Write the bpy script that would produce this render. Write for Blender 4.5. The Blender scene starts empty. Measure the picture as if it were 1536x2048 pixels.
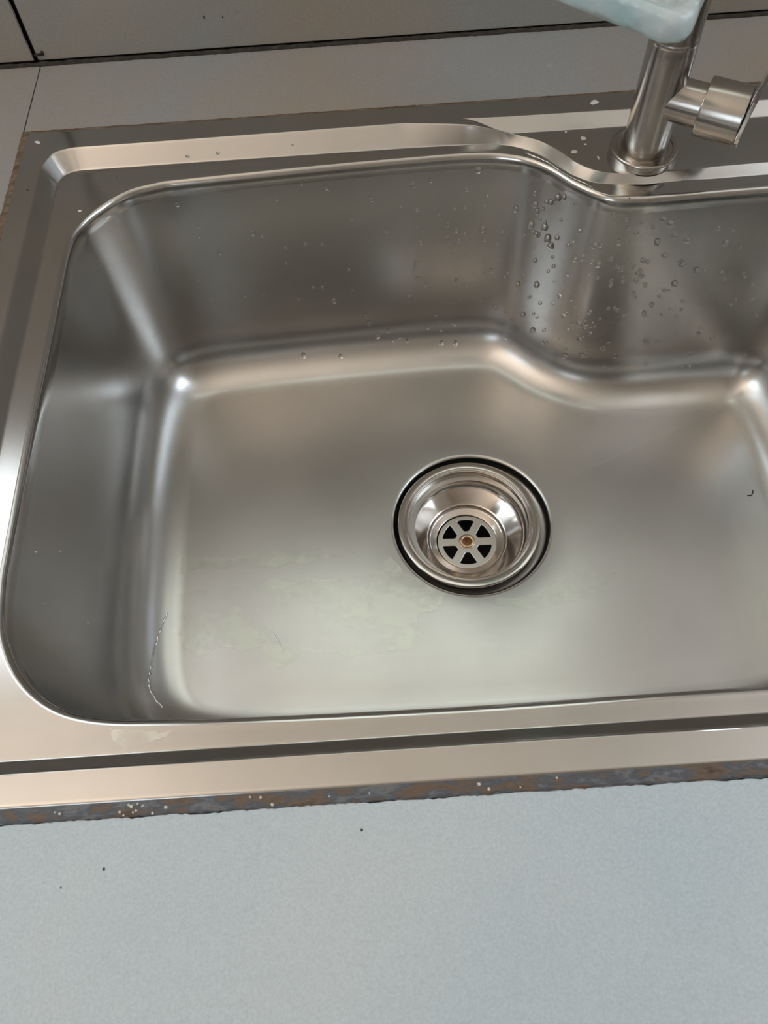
import bpy, bmesh, math, random
from mathutils import Vector, Matrix, Euler, noise
from mathutils.bvhtree import BVHTree
random.seed(7)
PI = math.pi
C = bpy.context.scene.collection
sc = bpy.context.scene

# ------------------------------------------------------------------ camera
F_PX = 1596.5
cam_d = bpy.data.cameras.new('camera')
cam = bpy.data.objects.new('camera', cam_d)
C.objects.link(cam)
cam_d.sensor_fit = 'VERTICAL'
cam_d.sensor_height = 32.0
cam_d.lens = F_PX / 2048 * 32.0
cam_d.clip_start = 0.01
cam.rotation_mode = 'QUATERNION'
ROT = Matrix(((0.99784483, 0.06530823, 0.00636654), (-0.05400932, 0.8725417, -0.48554502), (-0.03726516, 0.48415474, 0.87418848)))
cam.matrix_world = Matrix.Translation((0.2336, -0.0557, 0.3425)) @ ROT.to_4x4()
cam_d.dof.use_dof = True
cam_d.dof.focus_distance = 0.47
cam_d.dof.aperture_fstop = cam_d.lens / 1.6
sc.camera = cam

# ------------------------------------------------------------------ light and exposure
sc.view_settings.view_transform = 'Standard'
sc.view_settings.look = 'None'
sc.view_settings.gamma = 1
sc.view_settings.use_curve_mapping = False
sc.view_settings.exposure = 0.36
try:
    sc.cycles.use_denoising = True
    sc.cycles.max_bounces = 10
    sc.cycles.caustics_reflective = True
    sc.cycles.blur_glossy = 0.5
except Exception:
    pass
w = bpy.data.worlds.new('sky'); sc.world = w
w.use_nodes = True
w.node_tree.nodes['Background'].inputs[0].default_value = (0.62, 0.72, 0.80, 1)
w.node_tree.nodes['Background'].inputs[1].default_value = 0.35


def area(name, loc, target, sx, sy, power, col):
    l = bpy.data.lights.new(name, 'AREA'); l.shape = 'RECTANGLE'
    l.size = sx; l.size_y = sy; l.energy = power; l.color = col
    o = bpy.data.objects.new(name, l); C.objects.link(o)
    o.location = loc
    o.rotation_euler = (Vector(target) - Vector(loc)).to_track_quat('-Z', 'Y').to_euler()
    return o


# daylight in the window openings (room: x -1.3..1.35, y -2.0..0.528, z -0.85..1.6)
area('daylight_window_rear_left', (-0.73, 0.60, 0.94), (-0.73, -1, 0.94), 1.14, 0.88, 7.0, (0.88, 0.95, 1.0))
area('daylight_window_rear', (0.295, 0.60, 1.01), (0.295, -1, 1.01), 0.71, 0.82, 2.3, (0.93, 0.98, 0.87))
area('daylight_window_rear_right', (1.04, 0.60, 0.55), (1.04, -1, 0.55), 0.48, 0.20, 0.9, (0.78, 0.88, 1.0))
area('daylight_window_left', (-1.38, -0.05, 1.24), (1, -0.05, 1.24), 1.1, 0.68, 8.0, (0.80, 0.90, 1.0))
area('daylight_window_right', (1.43, 0.08, 1.08), (-1, 0.08, 1.08), 0.76, 1.0, 8.5, (0.78, 0.88, 1.0))
area('daylight_window_front', (-0.75, -2.07, 0.85), (-0.75, 1, 0.85), 0.9, 0.9, 7.0, (0.78, 0.88, 1.0))
area('added_ceiling_uplight', (-0.80, -0.25, 0.72), (-0.80, -0.25, 3.0), 0.30, 0.30, 9.5, (1.0, 0.86, 0.74))  # added warm light, out of view, to brighten the ceiling the steel reflects


# ------------------------------------------------------------------ helpers
def mesh_obj(name, bm, mat, parent=None, smooth=True):
    me = bpy.data.meshes.new(name)
    bmesh.ops.recalc_face_normals(bm, faces=bm.faces[:])
    bm.to_mesh(me); bm.free()
    for p in me.polygons: p.use_smooth = smooth
    if mat: me.materials.append(mat)
    o = bpy.data.objects.new(name, me); C.objects.link(o)
    if parent: o.parent = parent
    return o


def sharp(o, ang=40):
    me = o.data
    bm = bmesh.new(); bm.from_mesh(me)
    for e in bm.edges:
        if len(e.link_faces) == 2 and e.calc_face_angle(0) > math.radians(ang): e.smooth = False
    bm.to_mesh(me); bm.free()
    return o


def thing(name, label, cat, loc=(0, 0, 0), group=None):
    o = bpy.data.objects.new(name, None); C.objects.link(o)
    o.location = loc; o['label'] = label; o['category'] = cat
    o.empty_display_size = 0.01
    if group: o['group'] = group
    return o


def tag(o, label, cat, group=None, kind=None):
    o['label'] = label; o['category'] = cat
    if group: o['group'] = group
    if kind: o['kind'] = kind
    return o


def structure(o):
    o['kind'] = 'structure'
    return o


def add_box(bm, x0, x1, y0, y1, z0, z1):
    v = [bm.verts.new((x, y, z)) for z in (z0, z1) for y in (y0, y1) for x in (x0, x1)]
    for f in ((0, 1, 3, 2), (4, 5, 7, 6), (0, 1, 5, 4), (2, 3, 7, 6), (0, 2, 6, 4), (1, 3, 7, 5)):
        bm.faces.new([v[i] for i in f])


def box(name, x0, x1, y0, y1, z0, z1, mat, parent=None, bevel=0):
    bm = bmesh.new(); add_box(bm, x0, x1, y0, y1, z0, z1)
    if bevel: bmesh.ops.bevel(bm, geom=bm.edges[:], offset=bevel, segments=3, affect='EDGES')
    return mesh_obj(name, bm, mat, parent, smooth=False)


def add_lathe(bm, prof, n=96, M=Matrix.Identity(4), cap_start=False, cap_end=False):
    rings = []
    for r, z in prof:
        rings.append([bm.verts.new(M @ Vector((r * math.cos(2 * PI * k / n), r * math.sin(2 * PI * k / n), z))) for k in range(n)])
    for a, b in zip(rings, rings[1:]):
        for k in range(n):
            bm.faces.new((a[k], a[(k + 1) % n], b[(k + 1) % n], b[k]))
    if cap_start: bm.faces.new(rings[0])
    if cap_end: bm.faces.new(rings[-1])


def fillet(prof, r=0.0006, n=3):
    out = [prof[0]]
    for a, b, c in zip(prof, prof[1:], prof[2:]):
        a, b, c = Vector(a), Vector(b), Vector(c)
        d1, d2 = (a - b), (c - b)
        rr = min(r, d1.length * .45, d2.length * .45)
        p, q = b + d1.normalized() * rr, b + d2.normalized() * rr
        for k in range(n + 1):
            t = k / n
            out.append(tuple(p * (1 - t) ** 2 + b * 2 * t * (1 - t) + q * t * t))
    out.append(prof[-1])
    return out


def frame_from(origin, zdir, xhint=(1, 0, 0)):
    z = Vector(zdir).normalized(); x = Vector(xhint); x = (x - z * x.dot(z)).normalized(); y = z.cross(x)
    return Matrix(((x.x, y.x, z.x, origin[0]), (x.y, y.y, z.y, origin[1]), (x.z, y.z, z.z, origin[2]), (0, 0, 0, 1)))


# ------------------------------------------------------------------ materials
def new_mat(name):
    m = bpy.data.materials.new(name); m.use_nodes = True
    nt = m.node_tree; b = nt.nodes['Principled BSDF']
    return m, nt, b


def nd(nt, typ, **kw):
    n = nt.nodes.new(typ)
    for k, v in kw.items(): setattr(n, k, v)
    return n


def coords(nt, scale=(1, 1, 1)):
    tc = nd(nt, 'ShaderNodeTexCoord'); mp = nd(nt, 'ShaderNodeMapping')
    mp.inputs['Scale'].default_value = scale
    nt.links.new(tc.outputs['Object'], mp.inputs[0])
    return mp.outputs[0]


def noise_n(nt, vec, scale, detail=4, rough=.5):
    n = nd(nt, 'ShaderNodeTexNoise')
    n.inputs['Scale'].default_value = scale; n.inputs['Detail'].default_value = detail; n.inputs['Roughness'].default_value = rough
    nt.links.new(vec, n.inputs['Vector'])
    return n.outputs[0]


def ramp(nt, fac, stops, interp='LINEAR'):
    r = nd(nt, 'ShaderNodeValToRGB'); r.color_ramp.interpolation = interp
    el = r.color_ramp.elements
    while len(el) < len(stops): el.new(0.5)
    for e, (p, c) in zip(el, stops):
        e.position = p; e.color = (*c, 1) if len(c) == 3 else c
    nt.links.new(fac, r.inputs[0])
    return r.outputs[0]


def steel(name, col, rough, brush=(1, 1, 1), bump=0.0, blotch=.06, spots=False, amp=.03):
    m, nt, b = new_mat(name)
    v = coords(nt)
    big = noise_n(nt, v, 14, 3)
    c = ramp(nt, big, [(.3, tuple(x * (1 - blotch) for x in col)), (.7, tuple(min(1, x * (1 + blotch)) for x in col))])
    if spots:
        fine = noise_n(nt, v, 260, 3, .6)
        mask = ramp(nt, fine, [(.70, (0, 0, 0)), (.76, (1, 1, 1))])
        mx = nd(nt, 'ShaderNodeMix', data_type='RGBA')
        nt.links.new(mask, mx.inputs['Factor']); nt.links.new(c, mx.inputs['A']); mx.inputs['B'].default_value = (.42, .33, .25, 1)
        c = mx.outputs['Result']
    nt.links.new(c, b.inputs['Base Color'])
    b.inputs['Metallic'].default_value = 1
    br = coords(nt, brush)
    ln = noise_n(nt, br, 900, 2)
    rr = ramp(nt, ln, [(.2, (rough - amp,) * 3), (.8, (rough + amp,) * 3)])
    nt.links.new(rr, b.inputs['Roughness'])
    if bump:
        bp = nd(nt, 'ShaderNodeBump'); bp.inputs['Strength'].default_value = bump; bp.inputs['Distance'].default_value = .0002
        nt.links.new(ln, bp.inputs['Height']); nt.links.new(bp.outputs[0], b.inputs['Normal'])
    return m


STEEL = steel('brushed_stainless_steel', (.54, .53, .51), .26, (.05, 1, 1), 0, amp=.012)
STEEL_RIM = steel('satin_stainless_steel_rim', (.52, .51, .49), .17, (.05, 1, 1), 0, amp=.01)
STEEL_DRAIN = steel('drain_stainless_steel', (.56, .52, .48), .13, blotch=.05)
STEEL_PLATE = steel('strainer_steel', (.66, .63, .58), .33, blotch=.08)
STEEL_FAUCET = steel('worn_faucet_steel', (.48, .45, .41), .22, (1, 1, .05), .05, .22, True)
CHROME = steel('polished_lever_steel', (.6, .6, .58), .12)


def plain(name, col, rough=.5, metallic=0, var=.08, scale=30):
    m, nt, b = new_mat(name)
    n = noise_n(nt, coords(nt), scale)
    nt.links.new(ramp(nt, n, [(.3, tuple(x * (1 - var) for x in col)), (.7, tuple(min(1, x * (1 + var)) for x in col))]), b.inputs['Base Color'])
    b.inputs['Roughness'].default_value = rough; b.inputs['Metallic'].default_value = metallic
    return m


RUST = plain('rusty_brass', (.20, .09, .03), .4, .5, .3, 400)
BRASS = plain('tarnished_brass', (.55, .42, .29), .3, .9, .2, 300)
BLACK = plain('black_rubber', (.006, .006, .006), .7)
WOOD = plain('cabinet_board', (.42, .33, .24), .5)
PAINT = plain('wall_paint', (.55, .50, .44), .8)
CEIL = plain('ceiling_paint_peach', (.84, .74, .64), .8, 0, .03, 2)
FLOORM = plain('floor_tile', (.30, .28, .25), .4)
FRAME = plain('window_frame_paint', (.55, .55, .52), .5)
WHITE = plain('white_limescale', (.62, .60, .55), .6)
DARKBIT = plain('dark_speck', (.03, .02, .015), .6)


def tile_mat(name, base, warm, rough):
    m, nt, b = new_mat(name)
    v = coords(nt)
    big = noise_n(nt, v, 7, 4, .55)
    c1 = ramp(nt, big, [(.35, base), (.68, warm)])
    fine = noise_n(nt, v, 900, 3, .7)
    c2 = ramp(nt, fine, [(.3, (.88,) * 3), (.7, (1.08,) * 3)])
    mx = nd(nt, 'ShaderNodeMix', data_type='RGBA', blend_type='MULTIPLY'); mx.inputs['Factor'].default_value = 1
    nt.links.new(c1, mx.inputs['A']); nt.links.new(c2, mx.inputs['B'])
    # a few white smears / dried splashes
    sm = noise_n(nt, v, 40, 2, .4)
    mk = ramp(nt, sm, [(.74, (0, 0, 0)), (.82, (.5, .5, .5))])
    m2 = nd(nt, 'ShaderNodeMix', data_type='RGBA'); nt.links.new(mk, m2.inputs['Factor'])
    nt.links.new(mx.outputs['Result'], m2.inputs['A']); m2.inputs['B'].default_value = (.62, .62, .6, 1)
    nt.links.new(m2.outputs['Result'], b.inputs['Base Color'])
    b.inputs['Roughness'].default_value = rough
    bp = nd(nt, 'ShaderNodeBump'); bp.inputs['Strength'].default_value = .25; bp.inputs['Distance'].default_value = .0004
    nt.links.new(noise_n(nt, v, 420, 3, .6), bp.inputs['Height']); nt.links.new(bp.outputs[0], b.inputs['Normal'])
    return m


TILE = tile_mat('grey_stone_tile', (.43, .50, .54), (.48, .53, .55), .42)
TILE_BACK = tile_mat('greige_worktop_tile', (.285, .29, .285), (.315, .272, .225), .45)
TILE_WALL = tile_mat('greige_wall_tile', (.29, .29, .27), (.325, .275, .215), .40)

# dirty sealant: brown to blue-black
m, nt, b = new_mat('dirty_sealant')
v = coords(nt, (1, 3, 3))
nt.links.new(ramp(nt, noise_n(nt, v, 55, 6, .65), [(.30, (.035, .022, .014)), (.43, (.13, .085, .055)), (.52, (.065, .075, .09)), (.60, (.14, .145, .15)), (.72, (.085, .05, .03))]), b.inputs['Base Color'])
b.inputs['Roughness'].default_value = .45
bp = nd(nt, 'ShaderNodeBump'); bp.inputs['Strength'].default_value = .8; bp.inputs['Distance'].default_value = .001
nt.links.new(noise_n(nt, v, 300, 4), bp.inputs['Height']); nt.links.new(bp.outputs[0], b.inputs['Normal'])
SEAL = m
m, nt, b = new_mat('brown_sealant')
v = coords(nt, (1, 3, 3))
nt.links.new(ramp(nt, noise_n(nt, v, 70, 6, .65), [(.30, (.05, .032, .02)), (.48, (.13, .085, .052)), (.62, (.22, .165, .115)), (.72, (.08, .06, .045))]), b.inputs['Base Color'])
b.inputs['Roughness'].default_value = .6
SEAL_B = m
GROUT = plain('dark_mouldy_grout', (.032, .026, .02), .9, 0, .5, 200)

m, nt, b = new_mat('water')
b.inputs['Base Color'].default_value = (1, 1, 1, 1); b.inputs['Roughness'].default_value = 0.02
b.inputs['IOR'].default_value = 1.33; b.inputs['Transmission Weight'].default_value = 1
WATER = m
m, nt, b = new_mat('wet_streak_glint')
b.inputs['Base Color'].default_value = (.85, .87, .9, 1); b.inputs['Metallic'].default_value = 1; b.inputs['Roughness'].default_value = .06  # brighter mirror-like metal puts the glint into the wet streak's colour
GLINT = m
m, nt, b = new_mat('frosted_aqua_glass')
n = noise_n(nt, coords(nt), 60, 3)
nt.links.new(ramp(nt, n, [(.35, (.68, .88, .91)), (.65, (.93, .99, 1.0))]), b.inputs['Base Color'])
b.inputs['Roughness'].default_value = .06; b.inputs['IOR'].default_value = 1.45; b.inputs['Transmission Weight'].default_value = .6
bp = nd(nt, 'ShaderNodeBump'); bp.inputs['Strength'].default_value = .7; bp.inputs['Distance'].default_value = .003
nt.links.new(noise_n(nt, coords(nt), 90, 2, .5), bp.inputs['Height']); nt.links.new(bp.outputs[0], b.inputs['Normal'])
GLASS = m
m, nt, b = new_mat('clear_pane_glass')
tr = nd(nt, 'ShaderNodeBsdfTransparent'); gl = nd(nt, 'ShaderNodeBsdfGlossy'); gl.inputs['Roughness'].default_value = .02
mxs = nd(nt, 'ShaderNodeMixShader'); mxs.inputs[0].default_value = .04
nt.links.new(tr.outputs[0], mxs.inputs[1]); nt.links.new(gl.outputs[0], mxs.inputs[2])
nt.links.new(mxs.outputs[0], nt.nodes['Material Output'].inputs[0])
PANE = m
m, nt, b = new_mat('water_marks_and_reflection')
# dried water marks plus the window's reflection in wet film, painted brighter, yellower, patchy
v = coords(nt)
b.inputs['Metallic'].default_value = 1; b.inputs['Roughness'].default_value = .26
b.inputs['Base Color'].default_value = (.80, .82, .73, 1)
tr = nd(nt, 'ShaderNodeBsdfTransparent'); mxs = nd(nt, 'ShaderNodeMixShader')
FILM = m
nt.links.new(ramp(nt, noise_n(nt, v, 38, 4, .55), [(.42, (.0,) * 3), (.58, (.42,) * 3)]), mxs.inputs[0])
nt.links.new(tr.outputs[0], mxs.inputs[1]); nt.links.new(b.outputs[0], mxs.inputs[2])
nt.links.new(mxs.outputs[0], nt.nodes['Material Output'].inputs[0])

# ------------------------------------------------------------------ room shell
X0, X1, Y0, Y1, ZF, ZC = -1.3, 1.35, -2.0, 0.528, -0.85, 1.6
structure(box('floor', X0, X1, Y0, Y1 + .1, ZF - .1, ZF, FLOORM))
structure(box('ceiling', X0 - .1, X1 + .1, Y0 - .1, Y1 + .12, ZC, ZC + .1, CEIL))



def wall_with_holes(name, axis, at, thick, a0, a1, z0, z1, holes, mat):
    """wall plane normal to axis; holes = (a0,a1,z0,z1)"""
    bm = bmesh.new()
    As = sorted({a0, a1, *[h[0] for h in holes], *[h[1] for h in holes]})
    Zs = sorted({z0, z1, *[h[2] for h in holes], *[h[3] for h in holes]})
    for i in range(len(As) - 1):
        for j in range(len(Zs) - 1):
            ca, cz = (As[i] + As[i + 1]) / 2, (Zs[j] + Zs[j + 1]) / 2
            if any(h[0] < ca < h[1] and h[2] < cz < h[3] for h in holes): continue
            if axis == 'y': add_box(bm, As[i], As[i + 1], at, at + thick, Zs[j], Zs[j + 1])
            else: add_box(bm, at, at + thick, As[i], As[i + 1], Zs[j], Zs[j + 1])
    return structure(mesh_obj(name, bm, mat, smooth=False))


# the tiled band of the rear wall is built tile by tile (bottom row), the upper wall above it
GR = 0.0014
WL, WR = (-1.30, -0.40), (-0.10, 1.20)
wall = wall_with_holes('wall_back', 'y', Y1 + .008, .11, X0, X1, ZF, ZC, [(-1.3, -.16, .50, 1.38), (-.06, .65, .60, 1.42), (.80, 1.29, .445, .66)], PAINT)
bm = bmesh.new()
xs = [-1.3, -.6, -.0016, .5984, 1.1984, 1.35]
zs = [0.0022, .30, .60]
for i in range(len(xs) - 1):
    for j, (za, zb) in enumerate(((.0022, .2985), (.3015, .438))):
        add_box(bm, xs[i] + GR, xs[i + 1] - GR, Y1, Y1 + .009, za, zb)
bmesh.ops.bevel(bm, geom=bm.edges[:], offset=.0006, segments=2, affect='EDGES')
wt = mesh_obj('wall_tiles', bm, TILE_WALL, wall, smooth=False)
bm = bmesh.new(); add_box(bm, X0, X1, Y1 + .004, Y1 + .0085, -.01, .439)
mesh_obj('tile_grout', bm, GROUT, wall, smooth=False)
wall_with_holes('wall_front', 'y', Y0 - .1, .1, X0, X1, ZF, ZC, [(-1.2, -.3, .4, 1.3)], PAINT)
wall_with_holes('wall_left', 'x', X0 - .1, .1, Y0 - .1, Y1 + .12, ZF, ZC, [(-.6, .5, .9, 1.58)], PAINT)
wall_with_holes('wall_right', 'x', X1, .1, Y0 - .1, Y1 + .12, ZF, ZC, [(-.3, .46, .58, 1.58)], PAINT)


def window(n, axis, at, a0, a1, z0, z1, mull):
    def bx_(bm, p0, p1, q0, q1, t=.02):
        if axis == 'y': add_box(bm, p0, p1, at - t / 2, at + t / 2, q0, q1)
        else: add_box(bm, at - t / 2, at + t / 2, p0, p1, q0, q1)
    bm = bmesh.new(); w_ = .035
    bx_(bm, a0, a1, z0, z0 + w_); bx_(bm, a0, a1, z1 - w_, z1); bx_(bm, a0, a0 + w_, z0, z1); bx_(bm, a1 - w_, a1, z0, z1)
    for k in range(1, mull): c = a0 + (a1 - a0) * k / mull; bx_(bm, c - .015, c + .015, z0, z1)
    o = structure(mesh_obj('window_%d' % n, bm, FRAME, smooth=False))
    bm = bmesh.new(); bx_(bm, a0 + .01, a1 - .01, z0 + .01, z1 - .01, .003)
    mesh_obj('window_pane', bm, PANE, o, smooth=False)


window(1, 'y', Y1 + .03, -1.3, -.16, .50, 1.38, 2)
window(2, 'y', Y1 + .03, -.06, .65, .60, 1.42, 2)
window(3, 'x', X0 - .04, -.6, .5, .9, 1.58, 2)
window(6, 'y', Y1 + .03, .80, 1.29, .445, .66, 1)
window(5, 'y', Y0 - .04, -1.2, -.3, .4, 1.3, 2)
window(4, 'x', X1 + .04, -.3, .46, .58, 1.58, 2)

pl = thing('added_pendant_lamp', 'added out-of-view uplighter bowl for the warm ceiling light, hanging from the ceiling left of the sink', 'lamp', (-0.80, -0.25, 0.70))  # invented fitting around the added uplight, never in view
bm = bmesh.new(); add_lathe(bm, [(.02, -.08), (.10, -.07), (.19, -.02), (.205, .03), (.20, .03), (.18, -.01), (.10, -.055), (.02, -.065)], 48, cap_start=True, cap_end=True)
mesh_obj('added_lamp_shade', bm, FRAME, pl)
bm = bmesh.new(); add_lathe(bm, [(.006, -.07), (.006, .9)], 12); mesh_obj('added_lamp_rod', bm, FRAME, pl)

# ------------------------------------------------------------------ worktop (tiled slabs around the sink cut-out)
ZT = -.0008
SX1 = .600   # right outer edge of the sink
cab = thing('sink_cabinet', 'wooden base cabinet carrying the tiled worktop under the sink', 'cabinet', (0.3, -.1, ZF))
o = box('carcass', X0 + .02, X1 - .02, -.10, -.08, ZF, -.03, WOOD); o.parent = cab; o.matrix_parent_inverse = Matrix.Translation(cab.location).inverted()
wk = thing('tiled_worktop', 'pale grey stone-tiled worktop surrounding the steel sink', 'worktop', (0.3, 0, 0))


def slab(name, x0, x1, y0, y1, mat, jag=None):
    """tile slab whose listed side ('+y','-y') is a little ragged"""
    bm = bmesh.new()
    n = max(2, int((x1 - x0) / .002)) if jag else 1
    top, bot = [], []
    for k in range(n + 1):
        x = x0 + (x1 - x0) * k / n
        ya, yb = y0, y1
        if jag:
            j = .0011 * noise.noise(Vector((x * 90, 1.3, y0))) + .0006 * noise.noise(Vector((x * 420, 7, y1)))
            if '+' in jag: yb += j
            if '-' in jag: ya += j * .8
        top.append((bm.verts.new((x, ya, ZT)), bm.verts.new((x, yb, ZT))))
        bot.append((bm.verts.new((x, ya, ZT - .012)), bm.verts.new((x, yb, ZT - .012))))
    for k in range(n):
        bm.faces.new((top[k][0], top[k + 1][0], top[k + 1][1], top[k][1]))
        bm.faces.new((bot[k][0], bot[k][1], bot[k + 1][1], bot[k + 1][0]))
        bm.faces.new((top[k][0], bot[k][0], bot[k + 1][0], top[k + 1][0]))
        bm.faces.new((top[k][1], top[k + 1][1], bot[k + 1][1], bot[k][1]))
    for k in (0, n):
        bm.faces.new((top[k][0], top[k][1], bot[k][1], bot[k][0]))
    o = mesh_obj(name, bm, mat, smooth=False)
    o.parent = wk; o.matrix_parent_inverse = Matrix.Translation(wk.location).inverted()
    return o


slab('front_tile', -.30, .70, -.16, -.0003, TILE, '+')
slab('left_tile', -.62, .0000, .0015, .5262, TILE_BACK)
slab('rear_tile', .0009, .62, .4506, .5266, TILE_BACK, '+-')
slab('right_tile', .6025, 1.2, .0015, .5262, TILE_BACK)
# bedding under the tiles: dark grout seen in the joints
bm = bmesh.new()
for q in ((-.62, .006, -.0, .53), (.594, 1.2, 0, .53), (.0, .6, .4465, .53), (-.3, .7, -.158, .004)):
    add_box(bm, *q, ZT - .03, ZT - .0022)
o = mesh_obj('joint_grout', bm, GROUT, smooth=False); o.parent = wk; o.matrix_parent_inverse = Matrix.Translation(wk.location).inverted()


def crack(name, pts, wd, mat, parent, z, h=.0012, seed=0, plane='z'):
    """irregular dark joint filling along a polyline"""
    bm = bmesh.new(); rows = []
    P = [Vector(p) for p in pts]
    tot = sum((b - a).length for a, b in zip(P, P[1:]))
    n = int(tot / .0014)
    for k in range(n + 1):
        d = tot * k / n; i = 0
        while i < len(P) - 2 and d > (P[i + 1] - P[i]).length: d -= (P[i + 1] - P[i]).length; i += 1
        t = (P[i + 1] - P[i]).normalized(); c = P[i] + t * d; nn = Vector((-t.y, t.x, 0))
        s = k * .0014
        wl = wd * (.5 + .35 * noise.noise(Vector((s * 60, seed, 0))) + .45 * max(0, noise.noise(Vector((s * 330, seed, 4)))))
        wr = wd * (.5 + .35 * noise.noise(Vector((s * 50, seed, 9))) + .45 * max(0, noise.noise(Vector((s * 300, seed, 14)))))
        zz = z + h * (.6 + .5 * noise.noise(Vector((s * 150, seed, 2))))
        rows.append([bm.verts.new((*(c + nn * wl).xy, z - h)), bm.verts.new((*(c + nn * wl * .75).xy, zz)), bm.verts.new((*(c - nn * wr * .75).xy, zz * 1.0)), bm.verts.new((*(c - nn * wr).xy, z - h))])
    for a, b_ in zip(rows, rows[1:]):
        for j in range(3): bm.faces.new((a[j], a[j + 1], b_[j + 1], b_[j]))
    return mesh_obj(name, bm, mat, parent)


crack('corner_joint_grout', [(X0, .5268, 0), (.08, .5266, 0), (.34, .5272, 0), (.62, .5270, 0)], .0020, GROUT, wall, .0006, .0016, 3)
# vertical joint in the wall tiles with a broken bit at its foot
bm = bmesh.new(); rows = []
for k in range(120):
    z = .0 + k * .0025; a = .0010 + .0006 * noise.noise(Vector((z * 120, 3, 1))); c = -.0016 + .0004 * noise.noise(Vector((z * 40, 1, 1)))
    rows.append((bm.verts.new((c - a, Y1 - .0004, z)), bm.verts.new((c + a, Y1 - .0004, z))))
for a, b_ in zip(rows, rows[1:]): bm.faces.new((a[0], a[1], b_[1], b_[0]))
bmesh.ops.solidify(bm, geom=bm.faces[:], thickness=.0008)
mesh_obj('vertical_joint_grout', bm, GROUT, wall)
bm = bmesh.new()
add_box(bm, -.0012, .0058, Y1 - .0012, Y1 + .0002, .0062, .0076); add_box(bm, .0044, .0058, Y1 - .0012, Y1 + .0002, .0072, .0092)
mesh_obj('grout_chip', bm, GROUT, wall, smooth=False)
# hairline between left and rear worktop tiles
crack('hairline_joint', [(.0006, .4495, 0), (.0010, .5262, 0)], .0007, GROUT, wk, ZT - .0004, .0005, 8).matrix_parent_inverse = Matrix.Translation(wk.location).inverted()

# ------------------------------------------------------------------ the sink
# every ring is one closed loop of NP points, in the same order: left side going back, rear-left corner,
# rear, swoop around the faucet deck, rear right, corner, right side, corner, front, corner
SEG = [(0, 20), (1, 28), (2, 36), (3, 60), (4, 40), (5, 28), (6, 24), (7, 28), (8, 60), (9, 30)]


def spline(pts, n):
    """n points along a Catmull-Rom curve, even in arc length, end point excluded"""
    P = [Vector((*p, 0)) for p in pts]
    if len(P) == 2:
        return [P[0].lerp(P[1], k / n) for k in range(n)]
    Q = [P[0] * 2 - P[1]] + P + [P[-1] * 2 - P[-2]]
    dense = []
    for i in range(1, len(Q) - 2):
        a, b, c, d = Q[i - 1:i + 3]
        for k in range(40):
            t = k / 40
            dense.append(.5 * ((2 * b) + (c - a) * t + (2 * a - 5 * b + 4 * c - d) * t * t + (3 * b - a - 3 * c + d) * t ** 3))
    dense.append(P[-1])
    L = [0]
    for a, b in zip(dense, dense[1:]): L.append(L[-1] + (b - a).length)
    out = []; i = 0
    for k in range(n):
        s = L[-1] * k / n
        while L[i + 1] < s: i += 1
        f = (s - L[i]) / max(1e-9, L[i + 1] - L[i])
        out.append(dense[i].lerp(dense[i + 1], f))
    return out


def arc(cx, cy, r, a0, a1, k=6):
    return [(cx + r * math.cos(math.radians(a0 + (a1 - a0) * i / k)), cy + r * math.sin(math.radians(a0 + (a1 - a0) * i / k))) for i in range(k + 1)]


def ring(segs):
    out = []
    for (i, n), s in zip(SEG, segs): out += spline(s, n)
    return out


def smooth_ring(P, it):
    n = len(P)
    for _ in range(it):
        P = [(P[k - 1] + P[k] * 2 + P[(k + 1) % n]) * .25 for k in range(n)]
    return P


# bowl opening
E = ring([
    [(.0428, .118), (.0424, .20), (.0428, .26), (.0428, .325)],
    [(.0428, .325), (.0434, .341), (.0470, .358), (.0595, .3761), (.0776, .3905), (.100, .3970)],
    [(.100, .3970), (.16, .4000), (.2228, .4028), (.2893, .4045)],
    [(.2893, .4045), (.3080, .4038), (.3222, .4018), (.3381, .3965), (.3528, .3860), (.3663, .3702), (.3801, .3580), (.3919, .3530), (.4073, .3514)],
    [(.4073, .3514), (.4854, .3530), (.497, .3528)],
    arc(.497, .3048, .048, 90, 0),
    [(.545, .3048), (.5455, .118)],
    arc(.4655, .118, .080, 0, -90),
    [(.4655, .038), (.3649, .0378), (.2626, .0373), (.1663, .0386), (.1218, .0405)],
    [(.1218, .0405), (.1080, .0413), (.0948, .0433), (.0819, .0473), (.0694, .0549), (.0585, .0661), (.0500, .0811), (.0453, .0965), (.0428, .118)],
])
# foot of the pressed step
S = ring([
    [(.0295, .045), (.0295, .3960)],
    [(.0295, .3960), (.0298, .4020), (.0330, .4088), (.0375, .4120), (.0430, .4132)],
    [(.0430, .4132), (.16, .4133), (.26, .4130)],
    [(.26, .4130), (.30, .4126), (.3190, .4115), (.3340, .4065), (.3477, .3968), (.3580, .3835), (.3680, .3735), (.3813, .3664), (.4092, .3626)],
    [(.4092, .3626), (.4879, .3640), (.538, .3640)],
    arc(.538, .344, .020, 90, 0),
    [(.558, .344), (.558, .045)],
    arc(.540, .045, .018, 0, -90),
    [(.540, .0270), (.0475, .0268)],
    arc(.0475, .045, .018, 270, 180),
])
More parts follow.
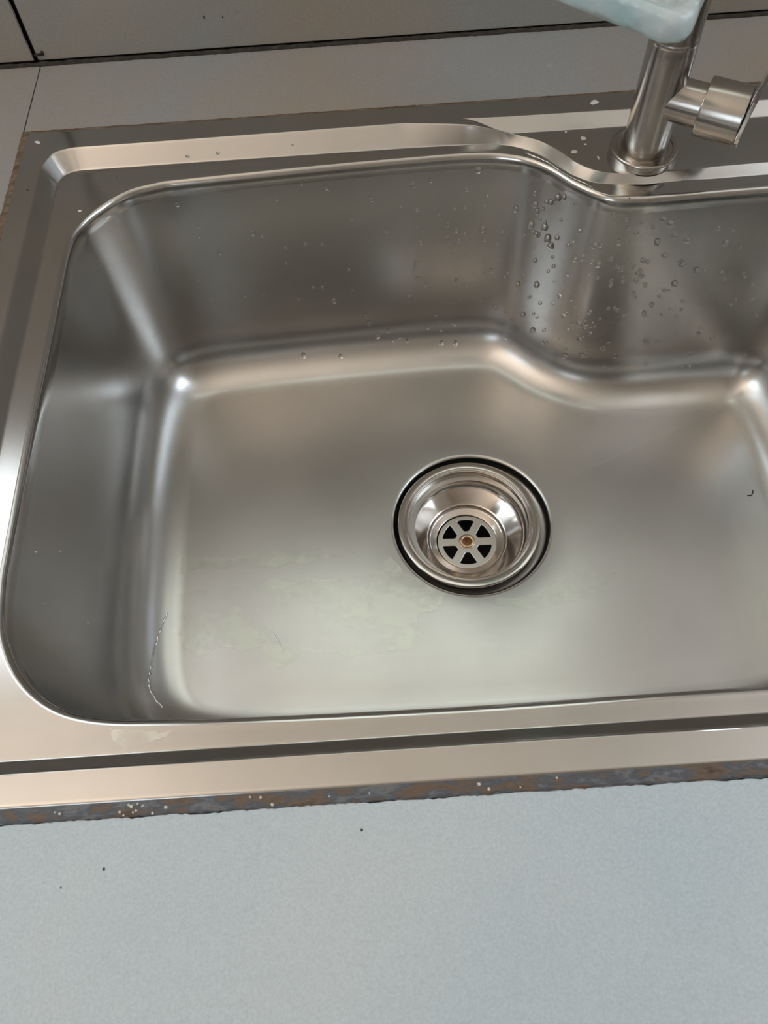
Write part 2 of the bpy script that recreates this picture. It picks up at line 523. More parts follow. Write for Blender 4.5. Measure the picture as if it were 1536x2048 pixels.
# top edge of the swooping step (edge of the faucet deck), merged with the outer step elsewhere
T = ring([
    [(.0187, .040), (.0187, .4060)],
    [(.0187, .4060), (.0192, .4130), (.0235, .4230), (.0300, .4272), (.0390, .4292)],
    [(.0390, .4292), (.16, .4300), (.26, .4312)],
    [(.26, .4312), (.4092, .4300)],
    [(.4092, .4300), (.538, .4300)],
    arc(.545, .408, .022, 90, 0),
    [(.567, .408), (.567, .040)],
    arc(.545, .040, .0205, 0, -90),
    [(.545, .0197), (.0400, .0195)],
    arc(.0400, .040, .0208, 270, 180),
])
Dk = ring([
    [(.0187, .040), (.0187, .4060)],
    [(.0187, .4060), (.0192, .4130), (.0235, .4230), (.0300, .4272), (.0390, .4292)],
    [(.0390, .4292), (.16, .4300), (.26, .4312)],
    [(.26, .4312), (.2950, .4260), (.3150, .4210), (.3336, .4160), (.3492, .4085), (.3607, .3968), (.3707, .3830), (.3821, .3745), (.3943, .3712), (.4092, .3704)],
    [(.4092, .3704), (.4892, .3725), (.538, .3725)],
    arc(.538, .3455, .027, 90, 0),
    [(.565, .3455), (.567, .040)],
    arc(.545, .040, .0205, 0, -90),
    [(.545, .0197), (.0400, .0195)],
    arc(.0400, .040, .0208, 270, 180),
])
D2 = [t.copy() for t in T]
NP = len(E)
# deck weight: 1 on the faucet deck, 0 where the two steps are one
zd, y2 = [], []
for k in range(NP):
    gap = (T[k] - Dk[k]).length
    wgt = max(0.0, min(1.0, (gap - .008) / .010)); wgt = wgt * wgt * (3 - 2 * wgt)
    zd.append(wgt)
    D2[k] = T[k].lerp(Vector((T[k].x, T[k].y - .0115, 0)) if T[k].y > .42 else Dk[k], wgt if T[k].y > .42 else 0)
RIM_Z, DECK_Z, FL = -.0094, -.0050, -.171
def seen(P, z0, z1):
    """the same outline measured on a lower plane"""
    f = (.3425 - z1) / (.3425 - z0)
    return [Vector((.2336 + (p.x - .2336) * f, -.0557 + (p.y + .0557) * f, 0)) for p in P]
E = seen(E, -.008, -.0112); S = seen(S, -.006, -.0094)
for k in range(NP):
    q = seen([Dk[k]], -.003, -.0050)[0]
    Dk[k] = Dk[k].lerp(q, zd[k])


def inward(P):
    n = len(P); out = []
    for k in range(n):
        t = P[(k + 2) % n] - P[k - 2]
        out.append(Vector((t.y, -t.x, 0)).normalized())
    return out


rings = []   # (points2d, z list)


def add_ring(P, z):
    rings.append([Vector((p.x, p.y, z[k] if isinstance(z, list) else z)) for k, p in enumerate(P)])


def offs(P, d, it=2):
    nI = inward(P)
    Q = [P[k] + nI[k] * (d[k] if isinstance(d, list) else d) for k in range(len(P))]
    return smooth_ring(Q, it) if it else Q


def ease(P, Q, zp, zq, n=12, first=False, c=.10):
    """ring-to-ring straight slope with a short rounding at both ends"""
    def F(t):   # slope ramps up over c, constant, ramps down over c
        m_ = 1 / (1 - c)
        if t < c: return m_ * t * t / (2 * c)
        if t > 1 - c: return 1 - m_ * (1 - t) ** 2 / (2 * c)
        return m_ * (t - c / 2)
    ts = [0, c * .33, c * .66, c, c * 1.4, .3, .5, .7, 1 - c * 1.4, 1 - c, 1 - c * .66, 1 - c * .33, 1]
    for i, t in enumerate(ts):
        if i == 0 and not first: continue
        s = F(t)
        add_ring([P[k].lerp(Q[k], t) for k in range(NP)], [(zp[k] if isinstance(zp, list) else zp) * (1 - s) + (zq[k] if isinstance(zq, list) else zq) * s for k in range(NP)])


# outer edge of the flange
FX0, FX1, FY0, FY1 = .0035, .5955, .0055, .4478
O = ring([
    [(FX0, .012), (FX0, .4405)], arc(FX0 + .004, FY1 - .004, .004, 180, 90),
    [(FX0 + .004, FY1), (.26, FY1)], [(.26, FY1), (.4092, FY1)], [(.4092, FY1), (.59, FY1)],
    arc(FX1 - .004, FY1 - .004, .004, 90, 0), [(FX1, FY1 - .004), (FX1, .012)],
    arc(FX1 - .004, FY0 + .004, .004, 0, -90), [(FX1 - .004, FY0), (FX0 + .004, FY0)],
    arc(FX0 + .004, FY0 + .004, .004, 270, 180)])
zT = .0008
for d, z in ((0, -.0006), (.0001, -.0001), (.0005, .0004), (.0011, .0007), (.0018, .0008), (.0024, .0008)):
    add_ring(offs(O, d, 0), z)
add_ring(offs(T, -.0014, 0), zT); add_ring(offs(T, -.0004, 0), zT); add_ring(T, zT)
z2 = [zT * (1 - zd[k]) + DECK_Z * zd[k] for k in range(NP)]
ease(T, D2, zT, z2)
add_ring(offs([D2[k].lerp(Dk[k], .12 * zd[k]) for k in range(NP)], 0.0, 0), z2)
add_ring([D2[k].lerp(Dk[k], .5 * zd[k] + (1 - zd[k]) * .5) for k in range(NP)], z2)
add_ring([D2[k].lerp(Dk[k], 1 - .06 * zd[k]) for k in range(NP)], z2)
ease(Dk, S, z2, RIM_Z, first=True)
add_ring(offs(S, .0004, 0), RIM_Z); add_ring(offs(S, .0014, 0), RIM_Z)
Em = [S[k].lerp(E[k], .55) for k in range(NP)]; add_ring(Em, RIM_Z - .0002)
# rounded lip into the bowl
for d, z in ((-.0024, 0), (-.0014, 0), (-.0007, -.0002), (0, -.0006), (.0008, -.0014), (.0014, -.0026), (.0019, -.0045), (.0022, -.0070), (.0024, -.0100)):
    add_ring(offs(E, d, 0), RIM_Z - .0002 + z)
n_rim = len(rings)
rim_rings = rings
# bowl wall and cove
nI = inward(E)
NIs = smooth_ring(nI, 12)
tap = [(.006 + .013 * max(0.0, -NIs[k].y) ** 1.2 + .004 * max(0.0, NIs[k].y)) for k in range(NP)]
rings = []
RC = .036
zc_top = FL + RC
for i in range(0, 11):
    t = i / 10
    z = (RIM_Z - .0102) * (1 - t) + zc_top * t
    sm = int(4 + 60 * t)
    add_ring(smooth_ring(offs(E, [.0024 + tap[k] * t for k in range(NP)], 0), sm if i else 0), z)
for i in range(1, 13):
    a = i / 12 * PI / 2
    rc_w = RC
    add_ring(smooth_ring(offs(E, [.0024 + tap[k] + rc_w * (1 - math.cos(a)) for k in range(NP)], 0), 64 + int(10 * i)), FL + RC * (1 - math.sin(a)))
DC = Vector((.2930, .2168, 0)); DR = .0570; FZ = -.1722
last = rings[-1]
circ = []
for k in range(NP):
    d = (Vector((last[k].x, last[k].y, 0)) - DC); circ.append(math.atan2(d.y, d.x))
circ_p = [DC + Vector((math.cos(a), math.sin(a), 0)) * DR for a in circ]
for i in range(1, 9):
    t = i / 8
    add_ring([Vector((last[k].x, last[k].y, 0)).lerp(circ_p[k] + (circ_p[k] - DC).normalized() * .0022, t) for k in range(NP)], FL * (1 - t) + (FZ + .0001) * t)
def ci(r): return [DC + Vector((math.cos(a), math.sin(a), 0)) * r for a in circ]
for r, z in ((DR + .0010, FZ + .0000), (DR + .0002, FZ - .0004), (DR - .0004, FZ - .0012), (DR - .0006, FZ - .003), (DR - .0008, FZ - .0075), (DR - .004, FZ - .0085), (DR - .016, FZ - .0086)):
    add_ring(ci(r), z)
bowl_rings = rings


def rings_mesh(name, rr, mat, parent):
    bm = bmesh.new(); V = [[bm.verts.new(p) for p in r] for r in rr]
    for a, b_ in zip(V, V[1:]):
        for k in range(NP):
            bm.faces.new((a[k], b_[k], b_[(k + 1) % NP], a[(k + 1) % NP]))
    me = bpy.data.meshes.new(name); bm.to_mesh(me); bm.free()
    for p in me.polygons: p.use_smooth = True
    me.materials.append(mat)
    o = bpy.data.objects.new(name, me); C.objects.link(o); o.parent = parent
    return o


sink = thing('kitchen_sink', 'brushed stainless steel single-bowl kitchen sink set into the tiled worktop', 'sink', (0, 0, 0))
rim = rings_mesh('rim', rim_rings, STEEL_RIM, sink)
bowl = rings_mesh('bowl', [rim_rings[-1]] + bowl_rings[1:], STEEL, sink)
bpy.context.view_layer.update()
bm = bmesh.new(); bm.from_mesh(bowl.data); BV = BVHTree.FromBMesh(bm); bm.free()
bm = bmesh.new(); bm.from_mesh(rim.data); RV = BVHTree.FromBMesh(bm); bm.free()

# drain assembly
drain = bpy.data.objects.new('drain', None); C.objects.link(drain); drain.parent = sink; drain.location = (.2911, .2175, -.1727)
drain.empty_display_size = .01
bm = bmesh.new()
add_lathe(bm, fillet([(.0444, -.0040), (.0444, -.0006), (.0447, .0000), (.0456, .0001), (.0459, -.0006), (.0462, -.0006), (.0466, .0001), (.0510, .0002), (.0517, -.0004), (.0517, -.0020), (.0500, -.0030)], .00015, 2), 160)
mesh_obj('drain_flange', bm, STEEL_DRAIN, drain)
bm = bmesh.new()
arcp = [(.0437 - .0095 * (1 - math.cos(math.radians(q))), -.0110 - .0095 * math.sin(math.radians(q))) for q in range(0, 56, 5)]
add_lathe(bm, fillet([(.0447, -.0006), (.0439, -.0008), (.0437, -.0020)], .0003, 2) + arcp + fillet([(.0372, -.0203), (.0302, -.0262), (.0292, -.0266), (.0290, -.0284), (.0280, -.0296), (.0226, -.0308), (.0224, -.0345)], .0008, 3), 160)
mesh_obj('drain_cup', bm, STEEL_DRAIN, drain)
# strainer plate with six trapezoid holes
bm = bmesh.new()
def polar(r, a): return (r * math.cos(a), r * math.sin(a))
RO, RI_, RH = .0223, .0188, .0092
NA = 144
half_bar = .0027
def in_hole(x, y):
    r = math.hypot(x, y)
    if r > RI_ or r < RH: return False
    a = math.atan2(y, x) - math.radians(2)
    a0 = round((a) / (PI / 3)) * (PI / 3)      # bars on the multiples of 60 degrees
    # distance across the nearest bar
    return abs(r * math.sin(a - a0)) > half_bar
# build as extruded outline polygons through triangulated fill with holes
outer = [polar(RO, 2 * PI * k / NA) for k in range(NA)]
loops = [outer]
for h in range(6):
    ac = math.radians(-2) + PI / 6 + h * PI / 3
    pts = []
    ao = PI / 6 - math.asin((half_bar + .0004) / RI_)
    ai = PI / 6 - math.asin((half_bar + .0004) / RH)
    for k in range(9): pts.append(polar(RI_, ac - ao + 2 * ao * k / 8))
    for k in range(3): pts.append(polar(RH, ac + ai - 2 * ai * k / 2))
    # soften the corners
    sp = []
    n_ = len(pts)
    for k in range(n_):
        a = Vector(pts[k - 1]); b0 = Vector(pts[k]); c = Vector(pts[(k + 1) % n_])
        if k in (0, 8, 9, 11):
            d1 = (a - b0); d2 = (c - b0); p_ = b0 + d1.normalized() * min(.0008, d1.length * .4); q_ = b0 + d2.normalized() * min(.0008, d2.length * .4)
            sp += [p_, (p_ + q_ + b0 * 2) / 4, q_]
        else: sp.append(b0)
    loops.append([tuple(v_) for v_ in sp])
centre = [polar(.0030, 2 * PI * k / 48) for k in range(48)]
loops.append(centre)
edges = []
for lp in loops:
    vs = [bm.verts.new((x, y, 0)) for x, y in lp]
    edges += [bm.edges.new((vs[k], vs[(k + 1) % len(vs)])) for k in range(len(vs))]
bmesh.ops.triangle_fill(bm, edges=edges, use_beauty=True)
bad = []
def pin(pt, lp):
    x, y = pt; c = False
    for i in range(len(lp)):
        x1, y1 = lp[i]; x2, y2 = lp[i - 1]
        if (y1 > y) != (y2 > y) and x < (x2 - x1) * (y - y1) / (y2 - y1) + x1: c = not c
    return c
for f in bm.faces:
    c = f.calc_center_median()
    if any(pin((c.x, c.y), lp) for lp in loops[1:]): bad.append(f)
bmesh.ops.delete(bm, geom=bad, context='FACES_ONLY')
r_ = bmesh.ops.extrude_face_region(bm, geom=bm.faces[:])
bmesh.ops.translate(bm, verts=[v_ for v_ in r_['geom'] if isinstance(v_, bmesh.types.BMVert)], vec=(0, 0, -.0014))
plate = mesh_obj('strainer_plate', bm, STEEL_PLATE, drain, smooth=False); plate.location = (0.0003, -.0008, -.0302)
bv = plate.modifiers.new('edge', 'BEVEL'); bv.width = .0003; bv.segments = 2; bv.limit_method = 'ANGLE'
bm = bmesh.new()
add_lathe(bm, fillet([(.0066, -.0003), (.0062, .0004), (.0056, .0005), (.0053, .0014), (.0045, .0017), (.0036, .0014), (.0031, .0004), (.0029, -.004)], .0003, 2), 64)
sc1 = mesh_obj('strainer_screw', bm, BRASS, drain); sc1.location = (0.0003, -.0008, -.0302); sc1['label'] = 'tarnished brass screw ring'
bm = bmesh.new(); add_lathe(bm, [(.0036, 0), (.0001, .0004)], 32)
s2 = mesh_obj('screw_core', bm, RUST, drain); s2.location = (0.0003, -.0008, -.0325)
bm = bmesh.new(); add_lathe(bm, [(.0226, -.034), (.0222, -.06), (.0001, -.0605)], 64)
mesh_obj('drain_pipe', bm, BLACK, drain)
bm = bmesh.new(); add_lathe(bm, [(.0560, -.0088), (.0480, -.0080), (.0440, -.0030)], 96)
g_ = mesh_obj('rubber_gasket', bm, BLACK, drain)

# ------------------------------------------------------------------ sealant around the sink
def bead(name, p0, p1, inner, w_out, z_in, z_out, mat, label, seed):
    """ragged strip from the flange edge (inner side) out on to the tile"""
    P0, P1 = Vector(p0), Vector(p1); L = (P1 - P0).length; t = (P1 - P0).normalized(); nn = Vector(inner)
    n = int(L / .0011); bm = bmesh.new(); rows = []
    for k in range(n + 1):
        c = P0 + t * L * k / n; s = L * k / n
        j = .0005 * noise.noise(Vector((s * 70, seed, 0))) + .0008 * max(0, noise.noise(Vector((s * 260, seed, 3)))) + .0005 * noise.noise(Vector((s * 700, seed, 3)))
        h = .0003 * noise.noise(Vector((s * 200, seed, 6))) + .0002 * noise.noise(Vector((s * 600, seed, 8)))
        prof = [(.0010, z_in), (-.0002, z_in - .0001), (-w_out * .35, (z_in + z_out) / 2 + h + .0003), (-w_out * .75, z_out + h + .0004), (-w_out - j, z_out + .0002), (-w_out - j - .0002, z_out - .0012)]
        rows.append([bm.verts.new(c + nn * d + Vector((0, 0, z))) for d, z in prof])
    for a, b_ in zip(rows, rows[1:]):
        for j in range(len(a) - 1): bm.faces.new((a[j], a[j + 1], b_[j + 1], b_[j]))
    o = mesh_obj(name, bm, mat)
    return tag(o, label, 'sealant')


bead('sealant_bead', (0, FY0, 0), (.60, FY0, 0), (0, 1, 0), .0056, .0004, -.0006, SEAL, 'dirty blue-brown silicone bead along the front edge of the sink', 1)
bead('sealant_bead', (FX0, .004, 0), (FX0, .449, 0), (1, 0, 0), .0036, .0006, -.0006, SEAL_B, 'brown stained silicone bead down the left edge of the sink', 2)
bead('sealant_bead', (.001, FY1, 0), (.598, FY1, 0), (0, -1, 0), .0026, .0004, -.0006, SEAL_B, 'brown stained silicone bead along the rear edge of the sink', 3)


# ------------------------------------------------------------------ faucet
FX, FY = .4137, .3918
fz = DECK_Z
fau = thing('kitchen_faucet', 'worn brushed steel single-lever faucet with glass spout on the sink deck', 'faucet', (FX, FY, fz))
bm = bmesh.new()
add_lathe(bm, fillet([(.0150, .0048), (.0178, .0048), (.0180, .0058), (.0212, .0058), (.0221, .0046), (.0221, .0000)], .0007, 3), 96)
mesh_obj('base_ring', bm, STEEL_FAUCET, fau)
bm = bmesh.new()
add_lathe(bm, fillet([(.0150, .0045), (.0146, .0062), (.0143, .0080), (.0141, .070), (.0139, .0745), (.0141, .0752), (.0141, .0765), (.0138, .0772), (.0138, .164), (.0125, .1655), (.001, .1655)], .0006, 2), 96)
mesh_obj('body', bm, STEEL_FAUCET, fau)
hd = Vector((.866, -.50, .0)).normalized()
H0 = Vector((0, 0, .0400))
M = frame_from(H0, hd, (0, 0, 1))
bm = bmesh.new()
add_lathe(bm, fillet([(.0125, .004), (.0125, .0285), (.0120, .0295)], .0005, 2), 72, M)
mesh_obj('valve_stem', bm, STEEL_FAUCET, fau)
bm = bmesh.new()
add_lathe(bm, fillet([(.0110, .0268), (.0166, .0270), (.0168, .0276), (.0168, .0515), (.0164, .0520)], .0006, 3), 72, M, cap_end=True)
hub = mesh_obj('handle_hub', bm, STEEL_FAUCET, fau)
# lever: thin upright blade set across the end of the hub
bm = bmesh.new()
out = []
for k in range(17):
    a = PI + PI * k / 16; out.append((.0175 * math.cos(a), .0175 * math.sin(a)))
out += [(.0172, .02), (.0145, .06), (.0125, .080)]
for k in range(9):
    a = PI * k / 8; out.append((.012 * math.cos(a), .086 + .008 * math.sin(a)))
out += [(-.0125, .080), (-.0145, .06), (-.0172, .02)]
side = Vector((0, 0, 1)).cross(hd).normalized()
def lv(u, v_, wv): return H0 + hd * (.0520 + wv + max(0, v_) * .10) + side * u + Vector((0, 0, v_))
A_ = [bm.verts.new(lv(u, v_, 0)) for u, v_ in out]; B_ = [bm.verts.new(lv(u, v_, .0022)) for u, v_ in out]
bm.faces.new(A_); bm.faces.new(B_[::-1])
for k in range(len(out)): bm.faces.new((A_[k], A_[(k + 1) % len(out)], B_[(k + 1) % len(out)], B_[k]))
lever = mesh_obj('lever', bm, CHROME, hub, smooth=False)
bv = lever.modifiers.new('edge', 'BEVEL'); bv.width = .0004; bv.segments = 2; bv.limit_method = 'ANGLE'

# thick glass spout plate, a rounded square dish turned about 45 degrees on top of the body
bm = bmesh.new()
def rsq(a, r, n=10):
    out = []
    for cx, cy, s in ((a - r, a - r, 0), (-(a - r), a - r, 90), (-(a - r), -(a - r), 180), (a - r, -(a - r), 270)):
        for k in range(n + 1):
            t = math.radians(s + 90 * k / n); out.append((cx + r * math.cos(t), cy + r * math.sin(t)))
    return out
prof = [(.012, .006, .0018), (.040, .018, 0.0), (.0438, .0205, .0008), (.0455, .022, .004), (.0455, .022, .009), (.0442, .021, .0118), (.0415, .0195, .0125), (.038, .018, .0118), (.0355, .0165, .0085), (.033, .015, .0062), (.012, .006, .0056)]
V = []
for a, r, z in prof:   # a slightly skewed square: its two near edges meet at about 73 degrees
    V.append([bm.verts.new(((-.72 * x + .44 * y) * .796 + .0003 * noise.noise(Vector((x * 150, y * 150, z * 90))), (.69 * x + .90 * y) * .796, z + .0006 * noise.noise(Vector((x * 120, y * 120, 2))))) for x, y in rsq(a, r * .7)])
for a, b_ in zip(V, V[1:]):
    for k in range(len(a)): bm.faces.new((a[k], a[(k + 1) % len(a)], b_[(k + 1) % len(a)], b_[k]))
bm.faces.new(V[0]); bm.faces.new(V[-1])
sp = mesh_obj('glass_spout', bm, GLASS, fau)
sp['label'] = 'frosted aqua glass dish'
sp.location = (.3525 - FX, .3090 - FY, .1525)
ac_ = Vector((.3495 - FX, .2963 - FY, 0)); bm = bmesh.new()
add_lathe(bm, [(.0105, 0), (.0105, ac_.length - .026), (.009, ac_.length - .024)], 48, frame_from((0, 0, .1555), ac_, (0, 0, 1)), True, True)
mesh_obj('spout_arm', bm, STEEL_FAUCET, fau)

# ------------------------------------------------------------------ water drops
def drop_mesh(seed, tear=1.0):
    rnd = random.Random(seed); bm = bmesh.new()
    bmesh.ops.create_icosphere(bm, subdivisions=3, radius=1)
    for v_ in bm.verts:
        x, y, z = v_.co                     # z: out of the surface, y: up the wall
        z = z * .85 if z > 0 else z * .12
        y2_ = y * tear
        if y > 0: x *= 1 - .35 * y * (tear - .8)
        n_ = 1 + .12 * noise.noise(Vector((x * 1.5 + seed, y * 1.5, 0)))
        v_.co = (x * n_, y2_ * n_, z * (1.15 - .25 * y))
    me = bpy.data.meshes.new('water_drop'); bm.to_mesh(me); bm.free()
    for p in me.polygons: p.use_smooth = True
    me.materials.append(WATER)
    return me


DM = [drop_mesh(i, t) for i, t in enumerate((1.0, 1.1, 1.0, 1.3, 1.15, 1.6))]


def put_drop(x, z, r, mesh, label, group, name='water_drop', yfrom=.2, xdir=None):
    if xdir is None: o_, d_ = Vector((x, yfrom, z)), Vector((0, 1, 0))
    else: o_, d_ = xdir
    hit = BV.ray_cast(o_, d_)
    if hit[0] is None: return None
    p_, n_ = hit[0], hit[1]
    if n_.dot(d_) > 0: n_ = -n_
    up = Vector((0, 0, 1)); up = (up - n_ * up.dot(n_))
    if up.length < .2: up = Vector((0, 1, 0)) - n_ * n_.y
    up.normalize(); xa = up.cross(n_)
    o = bpy.data.objects.new(name, mesh); C.objects.link(o)
    o.matrix_world = Matrix(((xa.x, up.x, n_.x, p_.x), (xa.y, up.y, n_.y, p_.y), (xa.z, up.z, n_.z, p_.z), (0, 0, 0, 1))) @ Matrix.Diagonal((r, r, r, 1))
    return tag(o, label, 'water drop', group)


# hanging drops at the cove, told apart by their order
big = [(.1725, -.1600, .0021, 3, 'elongated water drop in the rear cove, leftmost of the hanging row'),
       (.2024, -.1625, .0020, 4, 'rounded water drop in the rear cove, second from the left of the hanging row'),
       (.2335, -.1520, .0023, 4, 'fat water drop at the left end of the middle cluster in the rear cove'),
       (.2425, -.1485, .0015, 3, 'slanting small water drop topmost in the middle cluster of the rear cove'),
       (.2455, -.1560, .0011, 5, 'small upright water drop just right of the fat drop in the rear cove'),
       (.2508, -.1545, .0013, 1, 'small round water drop second from the right in the middle cove cluster'),
       (.2572, -.1570, .0014, 3, 'slanted water drop at the right end of the middle cove cluster'),
       (.2850, -.1600, .0020, 4, 'left drop of the right-hand pair of water drops in the rear cove'),
       (.2965, -.1605, .0020, 3, 'right drop of the right-hand pair of water drops in the rear cove')]
for x, z, r, m_, lab in big:
    put_drop(x, z, r, DM[m_], lab, 'large drops hanging in the rear cove')


def scatter(n, xr, zr, rr, label, group, seed, dens=None):
    rnd = random.Random(seed); k = 0
    while k < n:
        x = rnd.uniform(*xr); z = rnd.uniform(*zr)
        if dens and rnd.random() > dens(x, z): continue
        put_drop(x, z, 1.2 * rr[0] + (rr[1] * 1.15 - 1.2 * rr[0]) * rnd.random() ** 2.2, rnd.choice(DM[:5]), label, group); k += 1


scatter(34, (.10, .25), (-.14, -.02), (.0008, .0020), 'tiny water drop in the sparse scatter on the rear wall left of the recess', 'sparse fine drops on the rear bowl wall', 11, lambda x, z: .25 + .75 * (z + .14) / .12)
scatter(64, (.25, .345), (-.155, -.018), (.0009, .0021), 'tiny water drop on the rear bowl wall just left of the faucet bulge', 'fine drops left of the faucet bulge', 12)
scatter(155, (.345, .455), (-.150, -.020), (.0009, .0023), 'tiny water drop on the bulging bowl wall below the faucet', 'dense fine drops on the bulge below the faucet', 13, lambda x, z: 1 if x < .42 else .55)
scatter(26, (.455, .520), (-.155, -.03), (.0008, .0020), 'tiny water drop near the rear right corner of the bowl', 'fine drops at the rear right of the bowl', 14)
# left wall, a handful
rnd = random.Random(5)
for k in range(9):
    put_drop(0, 0, rnd.uniform(.0005, .0011), DM[rnd.choice((0, 1, 2))], 'tiny water drop on the dark left wall of the bowl', 'stray drops on the left bowl wall', xdir=(Vector((.2, rnd.uniform(.09, .27), rnd.uniform(-.12, -.03))), Vector((-1, 0, 0))))


def on_surface(name, x, y, r, mesh, label, cat, bv=None, sq=(1, 1, 1), rot=0, mat=None, group=None):
    hit = (bv or RV).ray_cast(Vector((x, y, .05)), Vector((0, 0, -1)))
    p_ = hit[0] if hit[0] else Vector((x, y, 0))
    o = bpy.data.objects.new(name, mesh); C.objects.link(o)
    o.location = p_; o.rotation_euler = (0, 0, rot); o.scale = (r * sq[0], r * sq[1], r * sq[2])
    return tag(o, label, cat, group)


for x, y, r, lab in ((.1139, .4215, .0014, 'left of the two round water drops on the rear sink step'), (.1345, .4220, .0014, 'right of the two round water drops on the rear sink step'), (.1850, .4235, .0008, 'tiny water drop near the middle of the rear sink step')):
    on_surface('water_drop', x, y, r, DM[0], lab, 'water drop', sq=(1, 1, .6))


# water pearls near the front of the floor
for x, y, r, lab in ((.2580, .0560, .0012, 'round water drop on the bowl floor by the front rim'), (.355, .0700, .0009, 'small water drop on the bowl floor under the front rim, left of a pair'), (.3620, .0760, .0007, 'small water drop on the bowl floor under the front rim, right of a pair')):
    on_surface('water_drop', x, y, r, DM[0], lab, 'water drop', bv=BV)

# crumbs and limescale
def chip_mesh(seed, mat):
    bm = bmesh.new(); bmesh.ops.create_icosphere(bm, subdivisions=2, radius=1)
    for v_ in bm.verts: v_.co *= 1 + .45 * noise.noise(v_.co * 1.4 + Vector((seed * 7, 0, 0)))
    me = bpy.data.meshes.new('crumb'); bm.to_mesh(me); bm.free(); me.materials.append(mat)
    for p in me.polygons: p.use_smooth = True
    return me


WC = [chip_mesh(i, WHITE) for i in range(4)]; DCb = [chip_mesh(i + 9, DARKBIT) for i in range(2)]
crumbs = [(.0132, .4364, .0019, (1.3, .6), -.5, 0, 'white flat flake in the rear left corner of the sink flange'),
          (.0455, .3785, .0012, (1, 1), 0, 1, 'white crumb on the flat rim inside the rear left corner'),
          (.0610, .3800, .0017, (1.3, .8), .6, 2, 'pale smear on the bowl edge at its rear left corner'),
          (.3899, .4385, .0025, (1.3, .8), .5, 0, 'large white limescale flake on the flange behind the faucet deck'),
          (.3783, .4100, .0019, (1, 1), 0, 3, 'white limescale crumb on the faucet deck, furthest back'),
          (.3786, .4040, .0009, (1, 1), 0, 1, 'tiny white crumb on the faucet deck between two larger ones'),
          (.3700, .3975, .0020, (1.1, .9), .2, 2, 'white limescale crumb on the faucet deck beside the curved step'),
          (.3845, .3900, .0016, (.4, 1.3), 0, 1, 'thin upright white mark on the faucet deck left of the base ring'),
          (.3680, .4180, .0008, (1, 1), 0, 0, 'tiny white dot on the step behind the faucet deck')]
for x, y, r, sq, rot, m_, lab in crumbs:
    on_surface('limescale_flake', x, y, r, WC[m_], lab, 'crumb', sq=(sq[0], sq[1], .22), rot=rot)
for x, y, r, lab in ((.0138, .3890, .0007, 'dark speck on the left flange near the rear corner'), (.0665, .4085, .0005, 'dark speck at the foot of the rear step near the left corner'), (.0560, .3960, .0004, 'dark speck on the rim beside the rear left bowl corner'), (.3990, .3560, .0006, 'black speck on the rim in front of the faucet')):
    on_surface('dark_speck', x, y, r, DCb[0], lab, 'speck', sq=(1, 1, .4))
for x, y, r, lab in ((.2142, -.0108, .0006, 'dark speck on the front worktop tile, nearest the sink'), (.1107, -.0193, .0006, 'dark speck on the front worktop tile below the left of the sink'), (.0943, -.0251, .0004, 'faint dark speck on the front worktop tile at the left')):
    o = bpy.data.objects.new('dark_speck', DCb[1]); C.objects.link(o); o.location = (x, y, ZT); o.scale = (r, r, r * .5); tag(o, lab, 'speck')
for x, z, r, lab in ((.1264, .0246, .0011, 'taller brown speck on the wall tile, left of a pair'), (.1393, .0237, .0008, 'small brown speck on the wall tile, right of a pair')):
    o = bpy.data.objects.new('dark_speck', DCb[1]); C.objects.link(o); o.location = (x, Y1 - .0002, z); o.scale = (r * .6, r * .3, r); tag(o, lab, 'speck')
# grains caught in the front bead
rnd = random.Random(21)
spots = [(.085 + rnd.gauss(0, .004), rnd.uniform(.0005, .0048), 1) for _ in range(2)] + [(.122 + rnd.gauss(0, .007), rnd.uniform(.0004, .0046), 1) for _ in range(12)] + [(rnd.uniform(.15, .30), rnd.uniform(.0008, .0048), 1) for _ in range(9)]
for x, y, _ in spots:
    o = bpy.data.objects.new('grain', WC[rnd.randrange(4)]); C.objects.link(o); o.location = (x, y, .0002); s_ = rnd.uniform(.0003, .0008); o.scale = (s_, s_, s_ * .7)
    tag(o, 'pale grain stuck on the dirty front sealant bead', 'grain', 'pale grains caught in the front sealant bead')

# a bent black fibre on the floor at the right
bm = bmesh.new(); pts = [(.4955, .2235), (.4980, .2232), (.4996, .2245), (.5005, .2275)]
for i in range(len(pts) - 1):
    a = Vector((*pts[i], -.1706)); b_ = Vector((*pts[i + 1], -.1706)); d = b_ - a
    add_lathe(bm, [(.0003, 0), (.0003, d.length)], 8, frame_from(a, d, (0, 0, 1)), True, True)
tag(mesh_obj('fibre', bm, DARKBIT), 'short bent black fibre on the bowl floor right of the drain', 'fibre')

# ------------------------------------------------------------------ water film and streaks on the bowl floor
def film(name, outline, label, mat, lift=.00025, seed=0, bv=None):
    """thin sheet following the bowl surface"""
    bm = bmesh.new(); step = .0009
    xs_ = [p[0] for p in outline]; ys_ = [p[1] for p in outline]
    nx = int((max(xs_) - min(xs_)) / step) + 1; ny = int((max(ys_) - min(ys_)) / step) + 1
    grid = {}
    for i in range(nx + 1):
        for j in range(ny + 1):
            x = min(xs_) + i * step; y = min(ys_) + j * step
            wob = Vector((x, y)) + Vector((noise.noise(Vector((x * 90, y * 90, seed))), noise.noise(Vector((x * 90, y * 90, seed + 5))))) * .004
            if not pin((wob.x, wob.y), outline): continue
            hit = (bv or BV).ray_cast(Vector((x, y, .02)), Vector((0, 0, -1)))
            if hit[0] is None: continue
            grid[i, j] = bm.verts.new(hit[0] + Vector((0, 0, lift)))
    for (i, j), v_ in list(grid.items()):
        q = [grid.get(k) for k in ((i, j), (i + 1, j), (i + 1, j + 1), (i, j + 1))]
        if all(q): bm.faces.new(q)
    return tag(mesh_obj(name, bm, mat), label, 'water film')


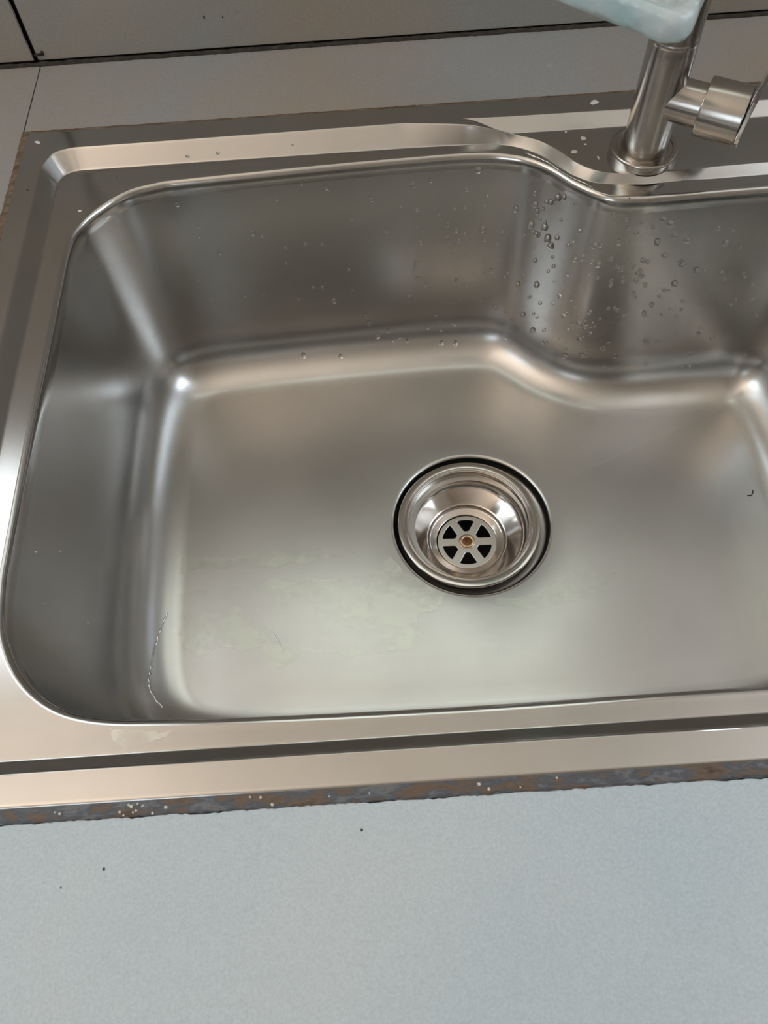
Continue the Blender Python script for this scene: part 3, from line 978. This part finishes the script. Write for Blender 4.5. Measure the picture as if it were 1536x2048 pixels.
film('water_film', [(.078, .160), (.079, .176), (.12, .178), (.16, .180), (.20, .178), (.225, .185), (.232, .196), (.245, .178), (.270, .160), (.262, .150), (.250, .148), (.248, .124), (.200, .120), (.175, .128), (.155, .114), (.140, .128), (.110, .132), (.095, .126), (.086, .135)],
     'pale water film, window reflection painted in, spread over the bowl floor left of the drain', FILM, seed=1)
film('water_film', [(.079, .190), (.080, .203), (.105, .201), (.150, .201), (.200, .203), (.215, .196), (.150, .192), (.100, .190)],
     'narrow pale band of water film, window reflection painted in, across the bowl floor left of the drain', FILM, seed=2)
film('water_film', [(.300, .155), (.330, .158), (.352, .170), (.390, .172), (.385, .162), (.360, .152), (.335, .146), (.305, .148)],
     'faint dried water mark on the bowl floor right of the drain', FILM, seed=4)

film('water_film', [(.100, .0385), (.132, .0375), (.130, .034), (.120, .031), (.117, .0285), (.125, .0275), (.105, .0275), (.112, .0290), (.108, .033)],
     'small dried water splash on the front rim below the bowl corner', FILM, seed=6, bv=RV)


def streak(pts, wd, label):
    bm = bmesh.new(); P = [Vector((*p, 0)) for p in pts]; rows = []
    for i in range(len(P) - 1):
        for k in range(12):
            c = P[i].lerp(P[i + 1], k / 12); t = (P[i + 1] - P[i]).normalized(); nn = Vector((-t.y, t.x, 0))
            s = (i + k / 12); wv = wd * (.55 + .6 * noise.noise(Vector((s * 3.1, 2, 0))))
            c = c + nn * .0008 * noise.noise(Vector((s * 2, 5, 0)))
            row = []
            for q in (-1, -.5, 0, .5, 1):
                pt = c + nn * wv * q
                h = BV.ray_cast(Vector((pt.x, pt.y, 0)), Vector((0, 0, -1)))
                z = h[0].z if h[0] else -.17
                row.append(bm.verts.new((pt.x, pt.y, z + .0001 + .0007 * (1 - q * q))))
            rows.append(row)
    for a, b_ in zip(rows, rows[1:]):
        for j in range(4): bm.faces.new((a[j], a[j + 1], b_[j + 1], b_[j]))
    return tag(mesh_obj('water_streak', bm, GLINT), label, 'water streak')


streak([(.0755, .160), (.0735, .150), (.0715, .142), (.0700, .130), (.0695, .120), (.0690, .112), (.0710, .104), (.0745, .098), (.0800, .092)], .0011, 'glinting wet streak along the left cove of the bowl')
streak([(.148, .142), (.152, .136), (.155, .131)], .0008, 'short glinting wet streak in the pale marks on the bowl floor')
